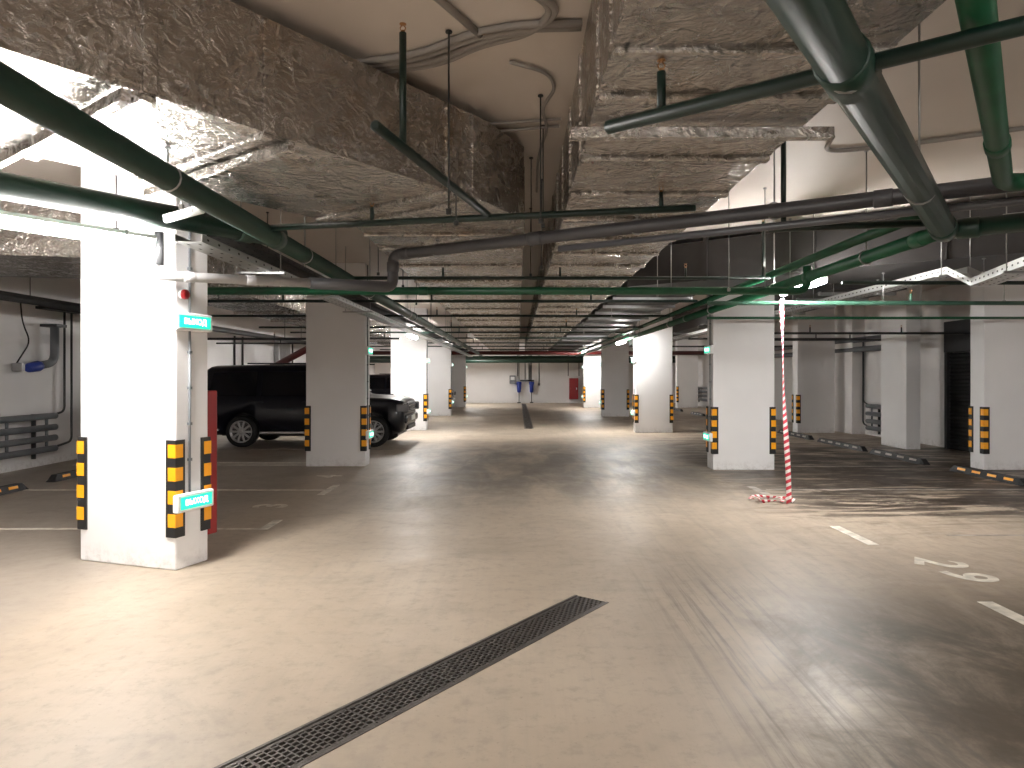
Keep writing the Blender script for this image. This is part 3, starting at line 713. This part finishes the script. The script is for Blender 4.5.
# ---------------------------------------------------------------- hanger rods
FOOT = []       # duct footprints: a rod under a duct is bolted to the duct
def inside(x, y, poly):
    c = False
    for i in range(len(poly)):
        (x1, y1), (x2, y2) = poly[i-1], poly[i]
        if (y1 > y) != (y2 > y) and x < (x2-x1)*(y-y1)/(y2-y1)+x1: c = not c
    return c
FOOT += [[v2(q) for q in body], [(.37, -4), (1.49, -4), (1.49, 38.2), (.37, 38.2)], STEELP, [(5, 11), (6.2, 11), (6.2, 33), (5, 33)], [(-8.3, 6.6), (-4.4, 7.3), (-4.2, 8.4), (-4.3, 30), (-5.5, 30), (-5.5, 8.9), (-8.3, 8.3)]]
def hanger(p, top, lab, rad=.006, clamp=.0, mat=None):
    p = Vector(p)
    for k, f in enumerate(FOOT):
        if inside(p.x, p.y, f): top = ZB + (0, 0, .02, .08, -.05)[k]
    r = thing('hanger_rod', lab, 'hanger', p, 0, 'steel hanger rods')
    MB().tube([p+Vector((0, 0, clamp)), (p.x, p.y, top-.006)], rad, 6).build('rod', mat or STEEL, r)
    MB().lathe([(0, .02), (.01, .02), (.014, .01)], (p.x, p.y, top-.016), (0, 0, 1), 8).build('anchor', mat or STEEL, r)
    if clamp:
        n = 14; pts = [p+Vector((math.cos(2*PI*i/n)*(clamp), 0, math.sin(2*PI*i/n)*clamp)) for i in range(n+1)]
        MB().tube(pts, .007, 6, cap=False).build('ring_clamp', mat or STEEL, r)
    else: MB().box(p+Vector((0, 0, .0)), (.03, .03, .035), bev=.004).build('clamp', mat or STEEL, r)
for i, y in enumerate((3.9, 6.4, 9.2, 12.4, 15.6, 18.8, 23, 28, 33)):
    hanger((-1.98, y, Z(1.12)), CEIL, '%s hanger rod and ring from the near end of the left green main' % ORD[i], clamp=.074)
for i, y in enumerate((6.1, 8.3, 11, 14, 17.5, 22, 27, 32)):
    hanger((3.08, y, Z(1.05)), CEIL, '%s hanger rod and ring from the near end of the right green main' % ORD[i], clamp=.062)
for i, t in enumerate((1.4, 3.3, 5.2)):
    q = pT-E1*t; hanger(q, CEIL, '%s hanger rod from the tee on the thickest green pipe' % ORD[i], clamp=.09)
for i, t in enumerate((.55, 2.55, 3.6, 5.2)):
    q = gA+gd*t; hanger(q, CEIL, '%s hanger rod from the left on the grey sewer pipe' % ORD[i], clamp=.06)
hanger(pT+E2*1.05, CEIL, 'hanger rod on the green pipe leaving the right tee', clamp=.072)
hanger((-.40, 3.99, Z(.95)), CEIL, 'long thin dark rod left of the slanting branch', .006, 0, DKSTEEL)
hanger((-.44, 4.91, Z(1.09)), CEIL, 'shorter thin dark rod left of the slanting branch', .006, 0, DKSTEEL)
hanger((-.66, 4.66, Z(1.36)), CEIL, 'flat grey strap rod along the foil duct side', .010, 0, FOIL2)
for i, (x, y, dz) in enumerate(((.16, 4.9, 1.1), (.2, 5.5, 1.2), (.12, 6.3, 1.2), (.24, 7.0, 1.1), (.15, 8.2, 1.2))):
    hanger((x, y, Z(dz)), CEIL, '%s thin rod in the gap between the two foil ducts' % ORD[i], .006, 0, DKSTEEL)
for i, (x, y) in enumerate(((-1.5, 9.0), (-1.65, 11.2), (-1.7, 13.5), (-1.6, 7.9), (-1.55, 16.0))):
    hanger((x, y, Z(1.17)), CEIL, '%s thin rod over the branches left of the aisle' % ORD[i], .006, 0, DKSTEEL)
for i, (x, y) in enumerate(((1.62, 7.3), (1.9, 9.4), (2.2, 7.2), (2.62, 7.32), (1.75, 12.9), (1.7, 17.8))):
    hanger((x, y, Z(.9 if y < 7.5 else 1.1)), CEIL, '%s thin rod over the branches right of the aisle' % ORD[i], .005, 0)
for i, (x, y, dz) in enumerate(((4.66, 8.8, .95), (6.2, 8.8, .95), (4.9, 9.4, 1.13), (4.5, 11.3, .97), (5.2, 7.7, 1.05), (6.6, 11.3, .97))):
    hanger((x, y, Z(dz)), CEIL, '%s thin rod holding pipes over the right bays' % ORD[i], .006, 0)
for i, (x, y, dz) in enumerate(((-3.05, 8.4, 1.0), (-3.3, 10.6, 1.15), (-4.3, 13.2, 1.15), (-4.9, 14.5, .78), (-4.6, 10.6, 1.15), (-5.5, 17.5, .95), (-7.0, 9.9, 1.1), (-7.0, 11.9, 1.1), (-7.0, 15, 1.1))):
    hanger((x, y, Z(dz)), CEIL, '%s thin rod holding pipes over the left bays' % ORD[i], .006, 0, DKSTEEL)
for i, (x, y) in enumerate(((-2.46, 6.6), (-2.46, 8.6), (-2.46, 10.6), (-2.46, 14))):
    r = thing('tray_hanger', '%s rod and cross bar from the near end of the left cable tray' % ORD[i], 'hanger', (x, y, Z(.98)), 0, 'cable tray hangers')
    for s in (-1, 1): MB().tube([(x+s*.19, y, Z(.98)), (x+s*.19, y, CEIL-.005)], .005, 6).build('rod', STEEL, r)
    MB().box((x, y, Z(.985)), (.46, .04, .02)).build('cross_bar', ZINC2, r)
for i, (x, y, dz) in enumerate(((4.86, 7.66, 1.105), (4.5, 6.13, .915), (4.87, 11, 1.105))):
    r = thing('tray_hanger', '%s rod and cross bar from the tape along the right cable tray' % ['second', 'first', 'third'][i], 'hanger', (x, y, Z(dz)), 0, 'cable tray hangers')
    for s in (-1, 1): MB().tube([(x+s*.16, y, Z(dz)), (x+s*.16, y, CEIL-.005)], .005, 6).build('rod', STEEL, r)
    MB().box((x, y, Z(dz)+.006), (.4, .04, .02)).build('cross_bar', ZINC2, r)
for i, (p, top, w) in enumerate(HANG): hanger(p, top, '%s thin hanger rod %s' % (ORD[i % 2], w), .005, 0)

# ---------------------------------------------------------------- ceiling conduits
ZC = CEIL-.023
def conduit(lab, pts, rad=.021, smooth=True):
    pts = [Vector((q[0], q[1], ZC if len(q) < 3 else q[2])) for q in pts]
    if smooth: pts = fillet(pts, .35, 8)
    tag(MB().tube(pts, rad, 8).build('cable_conduit', CONDUIT), lab, 'conduit', 'grey conduits on the ceiling')
for i in range(4):
    k = i*.058
    far = [(-1.15+.01*i, 4.55-k), (-.62, 4.42-k), (-.25, 4.14-k), (.02, 4.05-k), (.36, 4.02-k*.9)]
    near = [(-1.15+.01*i, 4.55-k), (-.5, 4.38-k), (-.22, 4.12-k), (.08+k*.6, 3.98-k), (.20+k*.5, 3.72), (.02+k*.4, 3.5), (-.3, 3.2), (-.7, 2.5)]
    conduit(['uppermost', 'second', 'third', 'lowest'][i] + ' of four grey conduits bundled on the ceiling between ducts', near if i < 2 else far)
conduit('single grey conduit slanting down the ceiling into the bundle', [(-1.0, 2.6), (-.45, 3.55), (-.22, 4.0)])
conduit('thin wavy grey cable hanging by the right foil duct', [(-.05, 4.35), (.20, 4.5), (.26, 4.75), (.17, 5.1), (.24, 5.5), (.18, 6.2), (.2, 7.4)], .012)
conduit('upper of two grey conduits crossing the gap between the ducts', [(-.3, 5.42), (.05, 5.36), (.33, 5.3)], .012)
conduit('lower of two grey conduits crossing the gap between the ducts', [(-.3, 5.60), (.05, 5.52), (.33, 5.46)], .012)
zc2 = ZC
conduit('outer grey conduit turning a corner at the upper right', [(1.62, 2.3), (1.7, 3.0), (1.82, 3.25), (2.5, 2.95), (4.0, 2.2, zc2), (5.5, 1.3, zc2)], .016)
conduit('inner grey conduit turning a corner at the upper right', [(1.70, 2.2), (1.78, 2.92), (1.88, 3.14), (2.5, 2.86), (4.0, 2.12, zc2), (5.5, 1.22, zc2)], .016)
conduit('grey conduit crossing behind the green pipes at right', [(2.6, 5.7), (2.7, 6.1), (3.3, 5.9), (4.6, 5.2, zc2), (6.5, 4.6, zc2)], .02)

# ---------------------------------------------------------------- barrier tape
def tape():
    r = thing('barrier_tape', 'red and white striped barrier tape hanging down to a heap on the floor', 'barrier tape', (3.35, 8.7, 0))
    def strip(pts, w, wdir, name, lean=.06):
        mb = MB(); n = len(pts)
        va = []
        for i, q in enumerate(pts):
            q = Vector(q); s = Vector(wdir(i/(n-1))); va.append((mb.bm.verts.new(q-s*w/2), mb.bm.verts.new(q+s*w/2)))
        for i in range(n-1):
            f = mb.bm.faces.new((va[i][0], va[i][1], va[i+1][1], va[i+1][0])); f.material_index = i % 2; f.smooth = True
        o = mb.build(name, [TAPEW, TAPER], r, recalc=False)
        md = o.modifiers.new('s', 'SOLIDIFY'); md.thickness = .0015
        return o
    n = 62; pts = []
    for i in range(n+1):
        t = i/n; pts.append((3.345+.03*t*t+.006*math.sin(t*9), 8.76-.16*t+.01*math.sin(t*6), Z(.955)*(1-t)+.02))
    def wd(t):
        a = .9*math.sin(t*5)+.3*t; return (math.cos(a), math.sin(a), .55)
    strip(pts, .062, wd, 'hanging_length')
    k = 46; pts = []
    for i in range(k+1):
        t = i/k; a = t*2*PI*1.6
        pts.append((3.27-.17*t+.20*math.cos(a)*(1-.25*t), 8.68+.17*math.sin(a)+.12*t, .03+.022*abs(math.sin(a*1.7))))
    strip(pts, .062, lambda t: (math.cos(t*11)*.6, .5*math.sin(t*8), .7*math.cos(t*17)*.6+.25), 'crumpled_heap')
    m = MB(); nn = 16
    m.tube([(3.345, 8.8+math.cos(2*PI*i/nn)*.034, Z(.93)+math.sin(2*PI*i/nn)*.034) for i in range(nn+1)], .012, 6, cap=False)
    m.build('knot', TAPEW, r)
tape()

# ---------------------------------------------------------------- wall heaters, pumps, boxes
def heater(lab, x, y0, y1, zs, side, rad=.055):
    r = thing('pipe_heater', lab, 'heater', (x, (y0+y1)/2, 0), 0, 'tubular wall heaters')
    for z in zs: MB().tube([(x, y0, z), (x, y0+.02, z), (x, y1-.02, z), (x, y1, z)], rad, 14, radii=[rad*.7, rad, rad, rad*.7]).build('heater_pipe', GREYB, r)
    for y in (y1-.25, y1-1.2, y0+.25):
        if y0 < y < y1: MB().tube([(x, y, zs[0]), (x, y, zs[-1])], .024, 8).build('link_pipe', GREYB, r)
    for y in (y0+.4, y1-.45): MB().box((x+side*.09, y, (zs[0]+zs[-1])/2-.05), (.06, .04, abs(zs[0]-zs[-1])+.2)).build('wall_bracket', DARKPIPE, r)
heater('grey four-pipe tubular heater low on the left wall', -8.30, 7.4, 12.4, (.89, .69, .50, .31), -1)
heater('grey tubular heater on the right wall behind the sideways pillar', 9.36, 16.7, 18.5, (.80, .60, .40, .22), 1, .06)
heater('grey tubular heater far on the right wall beyond the pillars', 9.36, 33.5, 36.5, (1.0, .8, .6, .4), 1, .06)
def riser(lab, pts, rad=.02, mat=DARKPIPE): tag(MB().tube(fillet(pts, .12), rad, 8).build('riser_pipe', mat), lab, 'pipe', 'thin wall risers')
riser('inner thin riser dropping to the top of the left wall heater', [(-8.38, 12.75, 2.8), (-8.38, 12.75, .95), (-8.34, 12.3, .89)])
riser('outer thin riser dropping to the bottom of the left wall heater', [(-8.38, 12.95, 2.8), (-8.38, 12.95, .38), (-8.34, 12.3, .31)])
riser('inner thin riser dropping to the right wall heater', [(9.46, 18.9, 2.6), (9.46, 18.9, .9), (9.40, 18.4, .80)])
riser('outer thin riser dropping to the right wall heater', [(9.49, 18.98, 2.6), (9.49, 18.98, .3), (9.44, 18.52, .22)])
tag(MB().box((-8.40, 12.7, 2.81), (.2, 1.1, .05)).build('wall_rail', DARKPIPE), 'dark short rail on the left wall above the thin risers', 'rail')
r = thing('wall_fan', 'dark pipe elbow with blue motor on the left wall', 'pump', (-8.5, 12.3, 1.8))
MB().tube(fillet([(-8.3, 12.36, 2.48), (-8.3, 12.36, 1.84), (-8.3, 11.95, 1.78)], .2), .07, 14).build('pipe_elbow', GREYB, r)
MB().box((-8.32, 12.36, 2.5), (.3, .28, .05)).build('top_flange', DARKPIPE, r)
MB().tube([(-8.3, 11.98, 1.78), (-8.3, 11.93, 1.77), (-8.3, 11.7, 1.74), (-8.3, 11.66, 1.74)], .09, 16, radii=[.08, .095, .08, .05]).build('motor', BLUE, r)
MB().box((-8.40, 11.6, 1.75), (.18, .08, .14), bev=.01).build('wall_mount', ZINC2, r)
tag(MB().tube(fillet([(-8.44, 11.7, 2.9), (-8.44, 11.75, 2.5), (-8.44, 11.95, 2.2), (-8.44, 11.6, 1.8)], .2), .012, 8).build('power_cable', BLACK), 'thin black cable curving down the left wall to the blue motor', 'cable')
# end wall
YE = 41.0
for i, (x, w) in enumerate(((.06, 'left'), (.80, 'right'))):
    r = thing('water_pump', 'blue %s-hand valve pump on thin pipes at the end wall' % w, 'pump', (x, YE-.25, 0), 0, 'blue pumps on the end wall')
    MB().tube([(x, YE-.25, .0), (x, YE-.25, 2.85)], .024, 10).build('pipe', DARKPIPE, r)
    MB().lathe([(0, .06), (.06, .11), (.35, .13), (.55, .12), (.6, .07)], (x, YE-.25, .62), (0, 0, 1), 14).build('pump_body', BLUE, r)
    MB().tube([(x-.15, YE-.28, 1.18), (x+.15, YE-.28, 1.18)], .09, 12).build('motor', BLUE, r)
    MB().box((x, YE-.25, .03), (.2, .2, .06)).build('foot', DARKPIPE, r)
tag(MB().tube(fillet([(.12, YE-.2, 1.33), (.95, YE-.2, 1.33)], .1), .05, 10).build('manifold_pipe', DARKPIPE), 'short dark manifold pipe joining the two blue pumps', 'pipe')
r = thing('control_box', 'small grey control box left of the blue pumps', 'control box', (-.38, YE, 1.3))
MB().box((-.32, YE-.07, 1.38), (.36, .14, .5), bev=.015).build('case', GREYB, r)
MB().box((-.32, YE-.15, 1.46), (.24, .02, .2)).build('panel', SIGNB, r)
for i, (x, z0) in enumerate(((-.02, 1.6), (.42, 1.35), (.66, 1.3), (.74, 1.3), (1.25, 1.15), (2.98, 1.6), (3.62, 1.6))):
    tag(MB().tube([(x, YE-.03, z0), (x, YE-.03, 2.9)], .026, 6).build('riser_pipe', DARKPIPE), '%s thin vertical pipe from the left on the end wall' % ORD[i], 'pipe', 'thin wall risers')
tag(MB().box((1.25, YE-.04, 1.1), (.12, .08, .14), bev=.01).build('switch_box', GREYB), 'small grey switch box under its pipe on the end wall', 'switch')
r = thing('fire_hose_cabinet', 'red fire hose cabinet on the far end wall', 'fire cabinet', (3.3, YE, 0))
MB().box((3.3, YE-.115, .85), (.54, .22, 1.25), bev=.012).build('body', REDP, r)
MB().box((3.3, YE-.23, .85), (.49, .02, 1.18), bev=.005).build('door', REDP, r)
MB().box((3.46, YE-.25, .85), (.05, .02, .12)).build('handle', SIGNB, r)
# stuff on the left wall above the car
tag(MB().box((-8.40, 24.6, 2.3), (.18, 1.2, 1.3), bev=.02).build('wall_duct', ZINC2), 'grey upright duct stub on the left wall above the car', 'air duct')
for i, y in enumerate((20.6, 21.2, 25.9)): tag(MB().tube([(-8.46, y, .6), (-8.46, y, 2.8)], .03, 6).build('riser_pipe', DARKPIPE), '%s thin riser on the left wall above the car' % ORD[i], 'pipe', 'thin wall risers')

# ---------------------------------------------------------------- cars
def make_car():
    root = thing('car', 'proto', 'car')
    ST = [(-2.36, .84, .52, .92, .76, 1.00), (-2.33, .93, .42, 1.08, .83, 1.16), (-2.27, .955, .36, 1.12, .82, 1.62), (-2.22, .96, .30, 1.12, .80, 1.76), (-2.10, .965, .27, 1.12, .785, 1.84),
          (-1.0, .97, .25, 1.12, .775, 1.86), (.0, .97, .24, 1.11, .775, 1.87), (.40, .97, .24, 1.11, .765, 1.84), (.62, .97, .24, 1.11, .76, 1.77), (1.22, .97, .24, 1.09, .87, 1.19),
          (1.38, .97, .25, 1.06, .90, 1.16), (1.95, .96, .27, 1.03, .89, 1.13), (2.15, .94, .31, 1.01, .87, 1.10), (2.25, .90, .36, .98, .82, 1.06), (2.29, .84, .44, .92, .75, 1.00)]
    bm = bmesh.new(); rings = []
    for x, w, zb, be, gw, zt in ST:
        half = [(0, zb), (w*.80, zb), (w*.965, zb+.10), (w, zb*.4+be*.6-.12), (w*.985, be-.02), (w*.955, be+.02 if zt > be+.1 else be+(zt-be)*.3), (gw, zt-.11 if zt > be+.3 else be+(zt-be)*.6), (gw-.06, zt-.035), (gw*.55, zt), (0, zt+.012)]
        ring = [bm.verts.new((x, y, z)) for y, z in half] + [bm.verts.new((x, -y, z)) for y, z in half[-2:0:-1]]
        rings.append(ring)
    n = len(rings[0])
    for i in range(len(rings)-1):
        for j in range(n): bm.faces.new((rings[i][j], rings[i][(j+1) % n], rings[i+1][(j+1) % n], rings[i+1][j]))
    bm.faces.new(rings[0]); bm.faces.new(rings[-1])
    bmesh.ops.recalc_face_normals(bm, faces=bm.faces[:])
    for f in bm.faces: f.smooth = True
    me = bpy.data.meshes.new('car_body'); bm.to_mesh(me); bm.free(); me.materials.append(CARP)
    body = bpy.data.objects.new('body_shell', me); COL.objects.link(body)
    cut = MB()
    for ax in (-1.35, 1.60):
        for s in (-1, 1): cut.tube([(ax, s*.62, .37), (ax, s*1.2, .37)], .42, 28)
    co = cut.build('cutter', CARTRIM)
    md = body.modifiers.new('b', 'BOOLEAN'); md.object = co; md.operation = 'DIFFERENCE'; md.solver = 'EXACT'
    bpy.context.view_layer.update()
    nme = bpy.data.meshes.new_from_object(body.evaluated_get(bpy.context.evaluated_depsgraph_get()))
    body.modifiers.clear(); body.data = nme; bpy.data.objects.remove(co)
    body.parent = root
    # glass
    def g(name, poly, off, mat=CARG): return MB().plate(poly, off).build(name, mat, root)
    for s in (-1, 1):
        yb, yt = s*.946, s*.785
        lerp = lambda z: yb+(yt-yb)*(z-1.13)/.62
        def q(x, z): return (x, lerp(z)+s*.004, z)
        g('side_window', [q(.18, 1.15), q(1.02, 1.15), q(.62, 1.66), q(.18, 1.69)], (0, s*.008, 0))
        g('side_window', [q(-.90, 1.15), q(.06, 1.15), q(.06, 1.69), q(-.90, 1.69)], (0, s*.008, 0))
        g('side_window', [q(-2.08, 1.15), q(-1.02, 1.15), q(-1.02, 1.69), q(-2.02, 1.67)], (0, s*.008, 0))
        MB().box((.12, s*.972, 1.02), (.2, .03, .03), bev=.008).build('door_handle', CARP, root)
        MB().box((-.95, s*.972, 1.02), (.2, .03, .03), bev=.008).build('door_handle', CARP, root)
        MB().box((.12, s*.955, .335), (2.1, .07, .06), bev=.015).build('side_sill', CHROME, root)
        MB().box((-2.02, s*.955, .40), (.36, .05, .05), bev=.012).build('bumper_strip', CHROME, root)
        m = MB(); m.box((1.02, s*1.06, 1.20), (.13, .2, .17), bev=.045); m.build('wing_mirror', CARP, root)
        hl = MB(); hl.box((2.20, s*.77, .875), (.30, .27, .20), s*-.42, .035); hb = hl.build('headlight', HEADL, root)
        m = MB()
        for dx in (-.06, .06):
            m.lathe([(0, .07), (.015, .075), (.02, .06)], (2.315-abs(dx)*.2-dx*.4, s*(.75+dx), .875), (1, s*.45, 0), 14)
        m.build('lamp_ring', CARTRIM, hb)
        MB().box((2.22, s*.70, .50), (.10, .2, .07), s*-.35, .02).build('fog_lamp', HEADL, root)
        MB().box((-2.32, s*.80, .95), (.1, .16, .36), bev=.03).build('tail_light', REDP, root)
        m = MB(); m.box((.0, s*.70, 1.885), (2.6, .035, .03), bev=.01); m.build('roof_rail', CARTRIM, root)
    g('windscreen', [(1.19, -.80, 1.225), (1.19, .80, 1.225), (.66, .68, 1.755), (.66, -.68, 1.755)], (.012, 0, .010))
    g('rear_window', [(-2.335, .74, 1.20), (-2.335, -.74, 1.20), (-2.275, -.70, 1.62), (-2.275, .70, 1.62)], (-.02, 0, .006))
    gr = MB().box((2.295, 0, .87), (.05, 1.10, .22), bev=.02).build('grille', CARTRIM, root)
    m = MB()
    for z in (.80, .86, .92): m.box((2.32, 0, z), (.02, 1.1, .022), bev=.004)
    m.build('grille_bars', CHROME, gr)
    MB().box((2.27, 0, .62), (.16, 1.66, .19), bev=.05).build('front_bumper', CARP, root)
    MB().box((2.29, 0, .42), (.08, 1.1, .10), bev=.02).build('lower_grille', CARTRIM, root)
    MB().box((2.358, 0, .63), (.012, .52, .115), bev=.003).build('number_plate', PLATE, root)
    MB().box((-2.35, 0, .55), (.10, 1.6, .18), bev=.04).build('rear_bumper', CARTRIM, root)
    MB().box((.1, 0, .34), (4.0, 1.3, .2)).build('underbody', CARTRIM, root)
    for ax in (-1.35, 1.60):
        for s in (-1, 1):
            y = s*.84
            R = .355
            w = MB().lathe([(-.12, .25), (-.13, .305), (-.11, .345), (0, R), (.11, .345), (.13, .305), (.125, .255), (.05, .24)], (ax, y, R), (0, s, 0), 32).build('wheel', TYRE, root)
            m = MB(); o_ = s*.10
            m.lathe([(.05, .242), (.125, .252), (.128, .236), (.06, .22)], (ax, y, R), (0, s, 0), 32)
            m.lathe([(.05, .06), (.115, .055), (.12, .03)], (ax, y, R), (0, s, 0), 16)
            for k in range(10):
                M = Matrix.Rotation(-2*PI*k/10, 4, 'Y')
                m.box(Vector((ax, y+o_, R)) + M.to_3x3() @ Vector((.145, 0, 0)), (.19, .025, .046), bev=.006, M=M)
            m.build('rim', RIM, w)
            MB().lathe([(.03, .22), (.06, .22)], (ax, y, R), (0, s, 0), 24).build('brake_disc', CARTRIM, w)
    return root
car0 = make_car()
car0.location = (-4.84, 16.37, 0); car0['label'] = 'large black off-road car parked nose out behind the second left pillar'; car0['group'] = 'parked cars'
dup(car0, (-5.9, 22.4, 0), 0, 'dark car behind the black off-road car, mostly hidden by pillars', 'parked cars', (.82, .82, .82))
dup(car0, (-5.05, 31.6, 0), 0, 'dark car nose peeping out beyond the fourth left pillar', 'parked cars', (.9, .9, .9))

# ---------------------------------------------------------------- camera and colour
cd = bpy.data.cameras.new('camera'); cam = bpy.data.objects.new('camera', cd); COL.objects.link(cam)
cam.location = (0, 0, EYE); cam.rotation_euler = (PI/2, 0, 0)
cd.sensor_width = 36; cd.lens = 690/1024*36
cd.shift_x = -6/1024; cd.shift_y = -8/1024
cd.clip_start = .05; cd.clip_end = 200
SC.camera = cam
w = bpy.data.worlds.new('dark'); SC.world = w; w.use_nodes = True
w.node_tree.nodes['Background'].inputs[0].default_value = (0, 0, 0, 1)
SC.cycles.max_bounces = 10; SC.cycles.diffuse_bounces = 6; SC.cycles.glossy_bounces = 5
SC.cycles.use_denoising = True
SC.cycles.sample_clamp_indirect = 6
vs = SC.view_settings
SC.display_settings.display_device = 'sRGB'
vs.view_transform = 'Standard'; vs.look = 'None'; vs.exposure = 1.5; vs.gamma = 1.0; vs.use_curve_mapping = False
